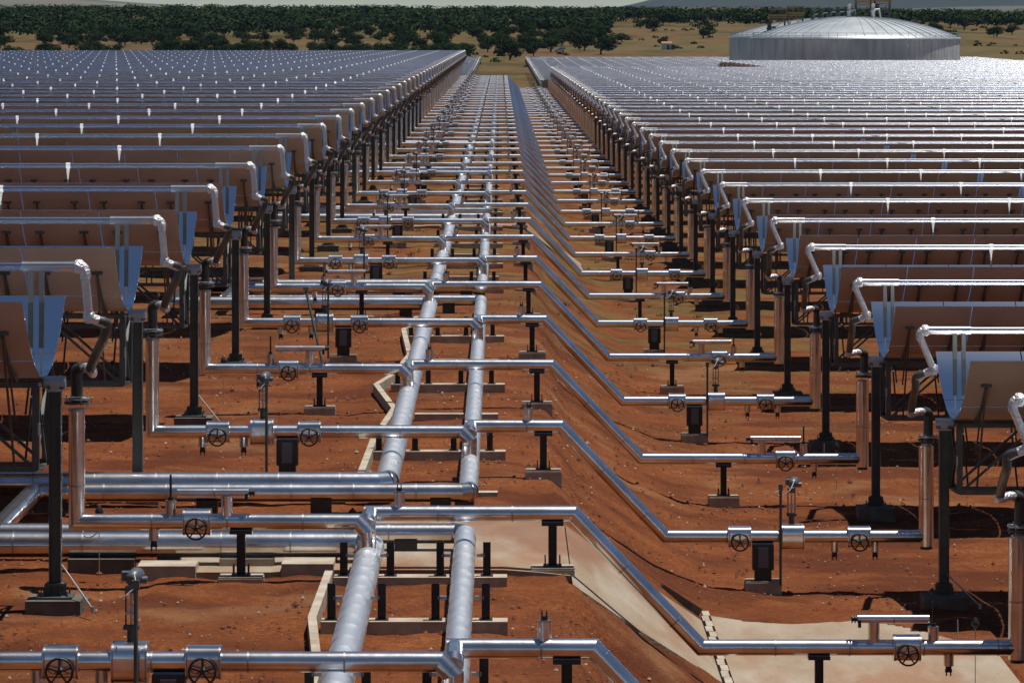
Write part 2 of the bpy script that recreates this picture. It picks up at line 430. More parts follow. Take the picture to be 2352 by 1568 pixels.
def end_support_mb():
    mb = MB()
    a = tp(0, 0, 0.0); b = tp(0, 0, FL - 0.04)
    k = tp(0, 0, 0.45)
    q = tp(0, 0, 1.15); mb.bar(k, q, 0.075, M['steel']); mb.bar(q, b, 0.08, M['litsteel']); mb.bar(a, k, 0.03, M['galv']); return mb  # upper bar coloured lighter, as if lit near the focus
def flex_mb(sg):
    mb = MB(); rec = tp(0, 0, FL)
    e = lambda u, y, z: (sg * u, y, z)
    P1 = Vector((sg * -0.62, rec.y, rec.z))
    if sg < 0: P2 = e(-.66, .28, 4.44); P3 = e(-.92, .42, 4.32); P4 = e(-.55, 1.7, 3.50)
    else: P2 = e(-.34, .28, 4.46); P3 = e(-.66, .42, 4.30); P4 = e(-.62, 1.7, 3.52)
    B = M['braid']
    mb.tube([Vector((sg * 0.36, rec.y, rec.z)), Vector((sg * -0.48, rec.y, rec.z))], 0.082, M['alu'], 14)
    mb.curve([Vector((sg * -0.40, rec.y, rec.z)), Vector((sg * -0.56, rec.y, rec.z)), P1 + Vector((0, 0, -0.07)), P1 + Vector((0, 0, -0.2))], 0.078, B, 12)
    mb.lathe(Vector((sg * -0.46, rec.y, rec.z)), [(0.09, 0), (0.11, .03), (0.11, .10), (0.09, .13)], B, 12, (-sg, 0, 0))
    P2v, P3v, P4v = Vector(P2), Vector(P3), Vector(P4)
    mb.tube([P1 + Vector((0, 0, -0.15)), P2v], 0.068, B, 12)
    mb.curve([P2v + Vector((0, 0, .08)), P2v, (P2v + P3v) / 2 + Vector((0, 0, .0)), P3v], 0.078, B, 12)
    mb.lathe(P2v + Vector((0, 0, -0.10)), [(0.05, 0), (0.085, 0.04), (0.09, .10), (0.085, .17), (0.06, .2)], B, 12)
    mb.curve([(P2v + P3v) / 2, P3v, P3v + (P4v - P3v) * 0.15 + Vector((0, 0, -0.10)), P3v + (P4v - P3v) * 0.6, P4v + Vector((0, -.05, 0.05)), P4v], 0.078, M['dark'], 12)
    T = Vector((sg * -0.22, 2.62 if sg < 0 else 2.3, 0))
    mb.curve([P4v, P4v + Vector((0, 0.18, -.08)), T + Vector((sg * -.2, -.2, 3.46)), T + Vector((sg * -.05, 0, 3.42))], 0.078, B, 12)
    mb.curve([T + Vector((sg * -.12, -.1, 3.46)), T + Vector((0, 0, 3.40)), T + Vector((0, 0, 3.2)), T + Vector((0, 0, 2.98))], 0.095, M['dark'], 12)
    mb.lathe(T + Vector((0, 0, 2.86)), [(0.21, 0), (0.21, 0.035)], M['steel'], 14)
    mb.lathe(T + Vector((0, 0, 2.93)), [(0.21, 0), (0.21, 0.03)], M['galv'], 14)
    for k in range(6):
        a = k * math.pi / 3; mb.tube([T + Vector((.17 * math.cos(a), .17 * math.sin(a), 2.83)), T + Vector((.17 * math.cos(a), .17 * math.sin(a), 3.0))], 0.012, M['galv'], 5)
    return mb
ME = {}
for sg in (-1, 1):
    ME['mirror', sg] = mirror_mb(sg).mesh('mirror'); ME['frame', sg] = frame_mb(sg).mesh('frame')
    ME['flex', sg] = flex_mb(sg).mesh('flexible_pipe')
    ME['pylon', sg] = pylon_mb(True, sg).mesh('pylon')
ME['pbase'] = pylon_base_mb().mesh('concrete_footing')
ME['rsup'] = recv_support_mb().mesh('receiver_bracket'); ME['esup'] = end_support_mb().mesh('receiver_bracket')
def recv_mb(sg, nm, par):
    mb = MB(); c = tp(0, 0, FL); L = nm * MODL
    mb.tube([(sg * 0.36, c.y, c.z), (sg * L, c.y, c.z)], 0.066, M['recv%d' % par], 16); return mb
RC = {}
def trough(sg, k, x0, y, zg, nm, label, group, detail, sup_max):
    t = thing('solar_trough', label, 'solar collector', (x0, y, zg), group)
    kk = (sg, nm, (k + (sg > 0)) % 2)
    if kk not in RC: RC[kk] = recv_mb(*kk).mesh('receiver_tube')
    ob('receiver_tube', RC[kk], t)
    for i in range(nm):
        ob('mirror', ME['mirror', sg], t, (sg * i * MODL, 0, 0))
        if detail: ob('frame', ME['frame', sg], t, (sg * i * MODL, 0, 0))
    if detail:
        for i in range(nm + 1):
            u = -0.17 if i == 0 else i * MODL - 0.12
            p = ob('pylon', ME['pylon', sg], t, (sg * u, 0, 0)); ob('concrete_footing', ME['pbase'], p)
    if k > 3: t.rotation_euler.x = R(random.gauss(0, 0.45))
    for u in (0.05, 0.22): ob('receiver_bracket', ME['esup'] if detail else ME['rsup'], t, (sg * u, 0, 0))
    n = min(sup_max, nm * 3)
    for i in range(1, n + 1): ob('receiver_bracket', ME['rsup'], t, (sg * (0.14 + 4.06 * i), 0, 0))
    if x0 != 43.5: ob('flexible_pipe', ME['flex', sg], t)
    return t
RSP = 13.77
XL, XR = -7.06, 8.76
for k in range(0, 50):
    y = 46.93 + RSP * k
    nm = min(12, max(2, math.ceil((0.15 * y + 6 - 7) / 12)))
    if k < 99: lb = 'parabolic mirror trough at left of the pipes, %s row from the camera' % (ORD[k - 1] if k > 0 else 'outermost')
    else: lb = 'distant parabolic mirror trough among the dense rows of the left field'
    if k == 0: lb = 'parabolic mirror trough in front of the first left row'
    trough(-1, k, XL, y, drop(y), nm, lb, 'mirror troughs of the left field', k < 22, 99)
for k in range(0, 42):
    y = 62.1 + RSP * k
    nm = min(12, max(2, math.ceil((0.15 * y + 6 - 8) / 12)))
    if k == 0: lb = 'nearest right hand trough, only its end pipes showing at the frame edge'
    elif k < 99: lb = 'parabolic mirror trough at right of the pipes, %s full row from the camera' % ORD[k - 1]
    else: lb = 'distant parabolic mirror trough among the dense rows of the right field'
    trough(1, k, XR, y, -2.2 + drop(y), nm, lb, 'mirror troughs of the right field', k < 22, 99)
for k in range(42, 53):
    y = 62.1 + RSP * k
    trough(1, k, 43.5, y, -2.2 + drop(y), 8, 'distant mirror trough in the rows just in front of the domed tanks', 'troughs before the tanks', False, 99)
for k in range(0, 34):
    y = 812 + RSP * k
    trough(-1, k, XL, y, -9, 8, 'faraway mirror trough in the block beyond the left field', 'troughs of the far left block', False, 24)
    trough(1, k, XR, y, -9, 2 if y < 960 else 12, 'faraway mirror trough in the block beyond the right field', 'troughs of the far right block', False, 36)

# ------------------------------------------------------------------ crossing pipes
PR = 0.132; ZP = 0.95; ZL = -1.25; YO = 1.05
XHL, XHR = -2.14, -0.59
def jacket_mb(c, L=0.45, hy=0.20, hz=0.205):
    mb = MB(); mb.squircle(c, L, hy, hz, M['alu'])
    for s in (-1, 1): mb.squircle((c[0] + s * (L / 2 - 0.02), c[1], c[2]), 0.02, hy + .006, hz + .006, M['seam'])
    return mb
def wheel_mb(c):
    mb = MB(); x, y, z = c; r = 0.168
    mb.torus((x, y, z), r, 0.016, M['black'])
    for k in range(5):
        a = R(90 + 72 * k); mb.bar((x, y, z), (x + r * math.cos(a), y, z + r * math.sin(a)), 0.022, M['black'])
    mb.lathe((x, y + 0.03, z), [(0.035, 0), (0.035, .06)], M['black'], 10, (0, -1, 0))
    mb.lathe((x, y + 0.16, z), [(0.028, 0), (0.028, .14)], M['galv'], 8, (0, -1, 0))
    return mb
def drain_mb(c):
    mb = MB(); x, y, z = c
    mb.tube([(x, y, z), (x, y, z - 0.30)], 0.085, M['alu'], 12)
    mb.tube([(x, y, z - .30), (x, y, z - 0.36)], 0.05, M['black'], 10); mb.box((x, y, z - .38), (0.11, .07, .05), M['black'])
    for s in (-1, 1): mb.box((x + s * .035, y, z - .43), (0.02, .04, .07), M['black'])
    return mb
def stub_mb(c, h=0.36, stem=False):
    mb = MB(); x, y, z = c
    mb.tube([(x, y, z), (x, y, z + h)], 0.088, M['alu'], 14)
    mb.tube([(x, y, z + h - .012), (x, y, z + h + 0.006)], 0.093, M['seam'], 14)
    mb.tube([(x, y, z + h), (x, y, z + h + .06)], 0.045, M['black'], 8)
    if stem: 
        mb.tube([(x, y, z + h), (x, y, z + h + .42)], 0.018, M['black'], 6); mb.box((x, y, z + h + .2), (0.035, .03, .3), M['black'])
    else:
        for s in (-1, 1): mb.box((x + s * .03, y, z + h + .09), (0.018, .04, .07), M['black'])
    return mb
def bypass_mb(sg, xa, xb, xs, z):
    mb = MB()
    mb.tube([(xa, 0, z + 0.47), (xb, 0, z + 0.47)], 0.07, M['alu'], 14, seam=0.6, seam_m=M['seam'])
    mb.tube([(xs, 0, z), (xs, 0, z + 0.42)], 0.095, M['alu'], 14)
    e = xa if sg > 0 else xb; d = -1 if sg > 0 else 1
    mb.tube([(e, 0, z + .47), (e + d * .10, 0, z + .47)], 0.04, M['black'], 8)
    for q in (.03, .08): mb.tube([(e + d * q, 0, z + .47), (e + d * (q + .015), 0, z + .47)], 0.07, M['black'], 10)
    mb.box((e - d * .03, -.08, z + .40), (0.05, .05, .12), M['black'])
    return mb
def actuator_mb(c):
    mb = MB(); x, y, z = c
    mb.tube([(x, y, z), (x, y, z + .35)], 0.055, M['dark'], 10)
    for s in (-1, 1): mb.bar((x + s * .07, y, z + .3), (x + s * .07, y, z + .78), 0.02, M['dark'])
    mb.tube([(x, y, z + .3), (x, y, z + .8)], 0.015, M['galv'], 6)
    mb.box((x, y, z + .32), (0.2, .14, .05), M['dark']); mb.box((x, y, z + .5), (0.16, .1, .03), M['galv'])
    mb.lathe((x, y - .14, z + .93), [(0.05, 0), (0.085, .02), (0.10, .10), (0.10, .22), (0.07, .28)], M['grey'], 12, (0.35, 1, .25)); mb.box((x - .02, y, z + .97), (0.2, .16, .11), M['grey'])
    mb.box((x, y, z + .80), (0.15, .14, .08), M['grey']); mb.lathe((x + .1, y, z + .92), [(0.05, 0), (0.05, .1)], M['grey'], 10, (1, 0, 0))
    return mb
def instr_mb(c, zb):
    mb = MB(); x, y, z = c
    mb.tube([(x, y, zb), (x, y, z)], 0.028, M['steel'], 8)
    mb.box((x, y, z - .06), (0.09, .06, .12), M['grey'])
    return mb
def wire_mb(a, b, sag):
    mb = MB(); a = Vector(a); b = Vector(b); mid = (a + b) / 2
    mb.curve([a, a + Vector((-.12, -.05, -.1)), mid + Vector((-.18, -.08, -sag)), mid + Vector((.02, -.1, -sag * .6)), b], 0.009, M['wire'], 5); return mb

def cross(kind):
    """parts of one crossing line in local coordinates: list of (name, mesh, children)"""
    out = []
    xh = XHL if kind == 'P' else XHR
    lm = MB(); lm.tube([(-6.85, 0, 2.76), (-6.85, 0, ZP), (xh - .17, 0, ZP), (xh, -0.05, ZP - .17), (xh, -.05, 0.42)], PR, M['alu'], 20, seam=1.22, seam_m=M['seam'])
    lm.tube([(-6.85, 0, 2.74), (-6.85, 0, 2.78)], PR + .01, M['galv'], 20)
    lm.tube([(xh, -.05, 0.68), (xh, -.05, 0.70)], PR + .008, M['galv'], 20)
    out.append(('upper_pipe', lm, []))
    rm = MB(); rm.tube([(xh, 0.0, ZP - .05), (xh, .12, ZP), (xh, YO, ZP)], PR * .98, M['alu'], 16)
    rm.tube([(xh - .1, YO, ZP), (1.2, YO, ZP), (3.3, YO, ZL), (8.5, YO, ZL)], PR, M['alu'], 20, seam=1.22, seam_m=M['seam'])
    out.append(('sloping_pipe', rm, []))
    rs = MB(); rs.tube([(8.5, YO, ZL - .19), (8.5, YO, 0.56)], 0.148, M['alu'], 20, seam=0.95, seam_m=M['seam'])
    rs.tube([(8.5, YO, ZL - .25), (8.5, YO, ZL - .18)], 0.12, M['black'], 14); rs.tube([(8.5, YO, .55), (8.5, YO, .60)], 0.11, M['galv'], 12)
    out.append(('riser_pipe', rs, []))
    if kind == 'Q':
        for x, y, z in ((-5.55, 0, ZP), (-3.75, 0, ZP), (4.77, YO, ZL), (7.15, YO, ZL)):
            out.append(('valve_jacket', jacket_mb((x, y, z)), [('handwheel', wheel_mb((x, y - .30, z - .08)))]))
        for x, y, z, xi in ((-4.68, 0, ZP, -4.58), (5.82, YO, ZL, 5.57)):
            out.append(('control_valve_jacket', jacket_mb((x, y, z), 0.46, 0.24, 0.25), [('actuator', actuator_mb((x, y + .12, z + .1)))]))
            out.append(('instrument_post', instr_mb((xi, y - .35, z + 1.08), z - .93), [('cable', wire_mb((xi, y - .36, z + 1.0), (x + .05, y - .1, z + 1.15), .22))]))
        for x, y, z in ((-5.86, 0, ZP), (-5.05, 0, ZP), (6.67, YO, ZL), (7.48, YO, ZL)): out.append(('drain_stub', drain_mb((x, y, z)), []))
        out.append(('vent_stub', stub_mb((0.57, YO, ZP)), []))
    else:
        for x, y, z in ((-4.9, 0, ZP), (6.68, YO, ZL)):
            out.append(('valve_jacket', jacket_mb((x, y, z)), [('handwheel', wheel_mb((x, y - .30, z - .08)))]))
        b1 = bypass_mb(-1, -5.22, -4.07, -4.42, ZP); out.append(('bypass_pipe', b1, []))
        b2 = bypass_mb(1, 5.87, 7.05, 6.14, ZL)
        b2.v = [(a, b + YO, c) for a, b, c in b2.v]; out.append(('bypass_pipe', b2, []))
        out.append(('vent_stub', stub_mb((-5.33, 0, ZP), .34, True), [])); out.append(('vent_stub', stub_mb((7.12, YO, ZL), .34, True), []))
        for x, y, z in ((-5.6, 0, ZP), (7.37, YO, ZL)): out.append(('drain_stub', drain_mb((x, y, z)), []))
        out.append(('vent_stub', stub_mb((-1.66, YO, ZP)), []))
    return out
def merge(parts):
    mb = MB()
    def a(x):
        for f, mi, sm in zip(x.f, x.m, x.sm): pass
        o = len(mb.v); mb.v += x.v
        for f, mi, sm in zip(x.f, x.m, x.sm): mb.f.append(tuple(i + o for i in f)); mb.m.append(mb.mi(x.mats[mi])); mb.sm.append(sm)
    for nme, p, ch in parts:
        a(p)
        for _, c in ch: a(c)
    return mb
CR = {}
for kd in 'PQ':
    parts = cross(kd)
    CR[kd] = ([(n, p.mesh(n), [(cn, c.mesh(cn)) for cn, c in ch]) for n, p, ch in parts], merge(parts).mesh('crossing_pipe'))

def tsup_mb(kind):
    mb = MB(); m = M['black']
    if kind == 'wide':
        mb.box((0, 0, 0.55), (0.42, 0.30, 0.50), m); mb.box((0, 0, 0.19), (0.33, 0.24, 0.26), m); mb.box((0, -.16, .55), (0.2, .02, .4), M['grey'])
    else:
        mb.box((0, 0, 0.785), (0.36, 0.24, 0.05), m)
        mb.box((0, 0, 0.42), (0.13, 0.012, 0.68), m)
        for s in (-1, 1): mb.box((s * .062, 0, .42), (0.014, 0.13, .68), m)
        mb.box((0, 0, 0.10), (0.30, 0.26, 0.025), m)
        for s in (-1, 1):
            for t in (-1, 1): mb.tube([(s * .12, t * .1, 0.03), (s * .12, t * .1, 0.26)], 0.012, m, 5)
    return mb
def pad_mb(kind):
    mb = MB()
    d = 0.8 if kind == 'deep' else 0.45
    w = 0.72
    mb.box((0, 0, 0.055 - d / 2), (w, 0.5, d), M['conc']); mb.box((0, 0.0, 0.069), (w * .97, 0.47, 0.028), M['conc'])
    return mb
TS = {k: tsup_mb(k).mesh('steel_post') for k in ('t', 'wide')}; PD = {k: pad_mb(k).mesh('concrete_pad') for k in ('deep', 'flat')}
def support(x, y, z, kind, pad, label, group):
    t = thing('pipe_support', label, 'pipe support', (x, y, z), group)
    ob('steel_post', TS[kind], t); ob('concrete_pad', PD[pad], t)

for k in range(0, 47):
    y = 49.6 + RSP * k; z = drop(y); kd = 'Q' if k % 2 == 0 else 'P'
    parts, merged = CR[kd]
    far = k >= 16
    if not far:
        lb = 'shiny aluminium pipe line crossing the corridor, %s from the camera, joining the %s header' % (ORD[k], 'left' if kd == 'P' else 'right')
        t = thing('crossing_pipe', lb, 'pipe line', (0, y, z), 'pipes crossing the corridor')
        for n_, me, ch in parts:
            o = ob(n_, me, t)
            for cn, cm in ch: ob(cn, cm, o)
    else:
        t = tag(ob('crossing_pipe', merged, None, (0, y, z)), 'distant shiny pipe line crossing the corridor, %s from the camera' % ORD[k], 'pipe line', 'pipes crossing the corridor')
    w = 'wide' if kd == 'Q' else 't'
    nm = ORD[k]
    for x, yy, zz, kn, pd, side in ((-4.19, 0, 0, w, 'flat', 'left'), (0.86, YO, 0, 't', 'deep', 'at the embankment crest'), (5.24, YO, -2.2, w, 'flat', 'right')):
        if nm:
            if side == 'left': lb = '%s steel pipe support left of the headers, under the %s crossing pipe' % ('wide black' if kn == 'wide' else 'narrow black', nm)
            elif side == 'right': lb = '%s steel pipe support on the lower terrace, under the %s crossing pipe' % ('wide black' if kn == 'wide' else 'narrow black', nm)
            else: lb = 'black post on a concrete block at the embankment crest, under the %s crossing pipe' % nm
        else:
            lb = {'left': 'distant black pipe support left of the headers', 'right': 'distant black pipe support on the lower terrace'}.get(side, 'distant black pipe support on the embankment crest')
        if k < 30: support(x, y + yy, z + zz, kn, pd, lb, {'left': 'pipe supports left of the headers', 'right': 'pipe supports on the lower terrace'}.get(side, 'pipe supports on the embankment crest'))

# ------------------------------------------------------------------ header pipes with expansion loops
def header(name, x, r, legs, xout, label):
    t = thing('header_pipe', label, 'pipe', (x, 0, 0), 'big header pipes along the corridor')
    H = 0.35
    def run(y0, y1):
        mb = MB(); n = 24; y = y0; st = 0.95 if y0 < 260 else 4.0
        ys_ = [(y0, 0.0)]
        while y < y1 - 0.3:
            ye = min(y + st, y1)
            for q, o in ((0.5 * st, 0.004 + random.uniform(0, .004)), (st - .09, .004), (st - .055, .015), (st - .02, .014), (st, 0.0)):
                if y + q < y1: ys_.append((y + q, o + random.uniform(-.001, .001)))
            y = ye
        ys_.append((y1, 0.0))
        vs = []
        for (yy, o) in ys_:
            cx = random.uniform(-.003, .003)
            for k in range(n):
                a = 2 * math.pi * k / n; q = r + o + 0.004 * noise.noise(Vector((math.cos(a) * 1.5, math.sin(a) * 1.5, yy * 2.2)))
                vs.append((cx + q * math.cos(a), yy, H + drop(yy) + q * math.sin(a)))
        mb.add(vs, [(i * n + k, (i + 1) * n + k, (i + 1) * n + (k + 1) % n, i * n + (k + 1) % n) for i in range(len(ys_) - 1) for k in range(n)], M['wrap'], True)
        return mb
    ys = [(40.0, legs[0][0])]
    for (a, b), (c, d) in zip(legs, legs[1:]): ys.append((b, c))
    ys.append((legs[-1][1], 700))
    e = r * 1.3
    for (a, b) in ys: ob('pipe_section', run(a + (e if a > 41 else 0), b - (e if b < 690 else 0)), t)
    for (a, b) in legs:
        mb = MB()
        za, zb = H + drop(a), H + drop(b); X = xout - x
        q = r * 0.55
        pts = [(0, a - e, za), (-q * .5, a - q * .8, za), (-q * 1.6, a, za), (X + q * 1.6, a, za), (X + q * .4, a + q * .6, za), (X, a + q * 1.7, za), (X, b - q * 1.7, zb), (X + q * .4, b - q * .6, zb), (X + q * 1.6, b, zb), (-q * 1.6, b, zb), (-q * .5, b + q * .8, zb), (0, b + e, zb)]
        mb.tube(pts, r, M['alu'], 22, seam=1.15, seam_m=M['seam'])
        ob('expansion_loop', mb, t)
    return t
per = 4 * RSP
legL = [(65.1 + per * i, 73.6 + per * i) for i in range(11)]
legR = [(66.5 + per * i, 72.2 + per * i) for i in range(11)]
header('l', XHL, 0.215, legL, -10.1, 'thicker band-wrapped header pipe running away on the left, with expansion loops')
header('r', XHR, 0.172, legR, -8.6, 'thinner band-wrapped header pipe running away on the right, with expansion loops')

# header supports
def sleeper_mb():
    mb = MB(); mb.box((-1.28, 0, -0.1), (2.78, 0.40, 0.46), M['conc']); return mb
def hpost_mb():
    mb = MB(); mb.box((0, 0, 0.40), (0.115, 0.012, 0.54), M['black'])
    for s in (-1, 1): mb.box((s * .055, 0, 0.40), (0.012, 0.12, 0.54), M['black'])
    mb.box((0, 0, 0.138), (0.2, 0.2, 0.016), M['black']); return mb
def hbr_mb(s):
    mb = MB(); mb.box((s * .10, 0, 0.46), (0.13, 0.07, 0.05), M['galv']); return mb
SL, HP, HB = sleeper_mb().mesh('concrete_sleeper'), hpost_mb().mesh('post'), {s: hbr_mb(s).mesh('bracket') for s in (-1, 1)}
SLB = MB(); SLB.box((-1.0, 0, -0.1), (1.9, 0.3, 0.36), M['conc']); SLB = SLB.mesh('concrete_beam')
hy = [45.0, 51.6, 58.4, 63.0, 81.2, 96.0, 110.5]
lo = [74.6, 89.3, 103.4, 117.0]
y = 118.0
loops = [(64.4 + per * i, 74.4 + per * i) for i in range(11)]
y = 131.0; alt = 0
while y < 420:
    if not any(a < y < b for a, b in loops): (hy if alt % 2 == 0 else lo).append(y)
    alt += 1; y += 6.9
for i, y in enumerate(sorted(hy)):
    if any(abs(y - l) < .1 for l in lo): continue
    near = True
    t = thing('header_support', ('concrete sleeper with four black posts holding the two headers, %s from the camera' % ORD[i]) if near else 'distant concrete sleeper with black posts under the header pipes', 'pipe support', (0, y, drop(y)), 'sleepers holding the header pipes')
    ob('concrete_sleeper', SL, t)
    for xh in (XHL, XHR):
        for s in (-1, 1):
            p = ob('post', HP, t, (xh + s * .375, 0.0, 0)); ob('bracket', HB[-s], p)
for i, y in enumerate(sorted(lo)):
    tag(ob('concrete_beam', SLB, None, (0, y, drop(y))), ('low bare concrete beam without posts under the headers, %s from the camera' % ORD[i]) if i < 40 else 'distant bare concrete beam under the headers', 'concrete beam', 'bare beams under the headers')

# concrete kerb zigzagging along the left header
def kerb(pts, w, h, label, cat='kerb'):
    for i, ((x0, y0), (x1, y1)) in enumerate(zip(pts, pts[1:])):
        pass
    mb = MB()
    P = [Vector((x, y, gz(x, y))) for x, y in pts]
    L = []; Rr = []
    for i, p in enumerate(P):
        d = ((P[min(i + 1, len(P) - 1)] - P[max(i - 1, 0)]).normalized()); nn = Vector((-d.y, d.x, 0)).normalized() * w / 2
        L.append(p + nn); Rr.append(p - nn)
    up = Vector((0, 0, h + .12)); dn = Vector((0, 0, -.15))
    for i in range(len(P) - 1):
        v = [L[i] + dn, Rr[i] + dn, Rr[i + 1] + dn, L[i + 1] + dn, L[i] + up, Rr[i] + up, Rr[i + 1] + up, L[i + 1] + up]
        mb.add(v, [(0, 3, 2, 1), (4, 5, 6, 7), (0, 1, 5, 4), (1, 2, 6, 5), (2, 3, 7, 6), (3, 0, 4, 7)], M['conc'])
    return tag(ob('concrete_kerb', mb), label, cat)
kerb([(-2.52, 50), (-2.52, 54), (-2.80, 58.3), (-2.76, 63.3)], 0.13, 0.10, 'narrow pale concrete kerb beside the left header, nearest the camera')
kerb([(-2.73, 74.0), (-2.73, 77.1), (-2.68, 83.1), (-2.42, 89.5), (-3.02, 95.3), (-2.66, 98.2), (-2.40, 103.8), (-2.76, 112.0), (-2.5, 117)], 0.14, 0.10, 'zigzag pale concrete kerb beside the left header behind the first expansion loop')

# concrete drainage chutes with apron, edging and little wall
def sheet(name, xs, yfun, off, m, nY=10, th=0.13):
    mb = MB(); top = []
    for x in xs:
        y0, y1 = yfun(x)
        for j in range(nY + 1):
            y = y0 + (y1 - y0) * j / nY; top.append(Vector((x, y, gz(x, y) + off)))
    n = nY + 1; nx = len(xs)
    mb.add(top, [(i * n + j, (i + 1) * n + j, (i + 1) * n + j + 1, i * n + j + 1) for i in range(nx - 1) for j in range(nY)], m)
    bot = [v - Vector((0, 0, th)) for v in top]
    per_ = [i * n for i in range(nx)] + [(nx - 1) * n + j for j in range(1, n)] + [i * n + nY for i in range(nx - 2, -1, -1)] + [j for j in range(nY - 1, 0, -1)]
    q = len(per_); mb.add([top[i] for i in per_] + [bot[i] for i in per_], [(k, q + k, q + (k + 1) % q, (k + 1) % q) for k in range(q)], m)
    return mb
Mchute = mat('stained_slab', (0.31, 0.26, 0.195), 0.85, 0, var=(0.24, 0.165, 0.10), vscale=1.0, bump=0.3, bscale=14, detail=9, stretch=(1, .35, 1))
def stain(m):
    n = m.node_tree.nodes; l = m.node_tree.links; b = n['Principled BSDF']; src = b.inputs['Base Color'].links[0].from_socket
    tc = n.new('ShaderNodeTexCoord'); mp = n.new('ShaderNodeMapping'); mp.inputs['Scale'].default_value = (1, .32, 1); l.new(tc.outputs['Object'], mp.inputs[0])
    for sc_, lo, hi, col, f in ((0.6, .46, .60, (0.24, 0.11, 0.05), .75), (14., .66, .72, (0.16, .10, .06), .7), (1.9, .50, .70, (.38, .34, .28), .35), (0.35, .52, .60, (0.17, 0.06, 0.02), .6)):
        t = n.new('ShaderNodeTexNoise'); t.inputs['Scale'].default_value = sc_; t.inputs['Detail'].default_value = 8; l.new(mp.outputs[0], t.inputs[0])
        r = n.new('ShaderNodeMapRange'); r.inputs[1].default_value = lo; r.inputs[2].default_value = hi; r.inputs[4].default_value = f; l.new(t.outputs[0], r.inputs[0])
        x = n.new('ShaderNodeMix'); x.data_type = 'RGBA'; l.new(r.outputs[0], x.inputs[0]); l.new(src, x.inputs[6]); x.inputs[7].default_value = (*col, 1); src = x.outputs[2]
    l.new(src, b.inputs['Base Color'])
stain(Mchute)
def chute(dy, label):
    t = thing('drain_chute', label, 'concrete slab', (0, 0, 0), 'concrete chutes down the embankment')
    near = dy == 0
    fx = lambda a, b, n: [a + (b - a) * i / n for i in range(n + 1)]
    ob('upper_slab', sheet('u', fx(-5.4, 1.15, 12), lambda x: (64.1 + dy, 70.6 + dy), 0.10, Mchute), t)
    ob('sloping_slab', sheet('s', fx(1.17, 3.75, 14), lambda x: (63.2 + 3.0 * (x - 1.17) / 2.58 + dy, 70.6 + 2.4 * (x - 1.17) / 2.58 + dy), 0.105, Mchute), t)
    if near: ob('apron_slab', sheet('a', fx(3.98, 8.9, 10), lambda x: (65.2 + dy, 73.8 + 0.3 * math.sin(x * 2) - 2.4 * sst(6.8, 8.9, x) + dy), 0.08, Mchute), t)
    if not near: return t
    e = MB()
    for i in range(16):
        yy = 64.6 + i * 0.62; e.box((3.86 + .02 * math.sin(i * 3), yy + dy, gz(3.86, yy + dy) + 0.09), (0.13, 0.58, 0.12), M['conc'])
    ob('edging_bricks', e, t)
    return t
chute(0, 'pale stained concrete chute running down the embankment by the nearest expansion loop')
chute(per * 2, 'smaller pale concrete chute down the embankment further back')
w = MB()
v0 = Vector((2.90, 73.3, 0)); v1 = Vector((3.80, 73.6, 0))
mid = (v0 + v1) / 2; ang = math.atan2(v1.y - v0.y, v1.x - v0.x)
w.box((mid.x, mid.y, gz(mid.x, mid.y) + 0.08), ((v1 - v0).length, 0.10, 0.22), M['concd'], Matrix.Rotation(ang, 3, 'Z') @ Matrix.Rotation(R(33), 3, 'Y'))
tag(ob('retaining_wall', w), 'short low grey concrete wall at the foot of the chute', 'wall')
# concrete blocks and black saddles under the expansion loop legs
def block(x, y, dx, dyy, h, m, name, label, cat, group):
    mb = MB(); mb.box((0, 0, h / 2 - .2), (dx, dyy, h + .4), m)
    tag(ob(name, mb, None, (x, y, gz(x, y) + .12)), label, cat, group)
for i, (x, y, dx, dyy, h, m_, ds) in enumerate([(-5.45, 64.3, 0.95, 0.7, 0.10, 'conc', 'pale flat concrete footing left of the nearest loop pipes'),
        (-4.2, 65.0, 0.9, .35, 0.10, 'conc', 'pale concrete strip behind the second narrow pipe support'),
        (-3.15, 64.4, 0.85, 0.8, 0.09, 'conc', 'pale flat concrete footing nearest the left header by the loop'),
        (-6.6, 64.9, 1.1, .3, 0.10, 'concd', 'grey concrete strip beside the tall left riser pipe')]):
    block(x, y, dx, dyy, h, M[m_], 'concrete_footing_slab', ds, 'concrete footing', 'footings by the expansion loop')
for i in range(0, 3):
    for yy, xs, wd in ((65.1, (-5.5, -2.9), 'front left'), (73.6, (-5.2, -3.1), 'rear left'), (66.5, (-1.6,), 'front right'), (72.2, (-5.4, -3.3, -1.1), 'rear right')):
        for xi, x in enumerate(xs):
            block(x, yy + per * i, 0.38, 0.34, 0.17, M['black'], 'pipe_saddle', 'black saddle block under the %s leg of the %s expansion loop, %s' % (wd, ORD[i], ('only one' if len(xs) == 1 else ['leftmost', 'rightmost' if len(xs) == 2 else 'middle one', 'rightmost'][xi])), 'pipe saddle', 'saddles under the %s expansion loop' % ORD[i])

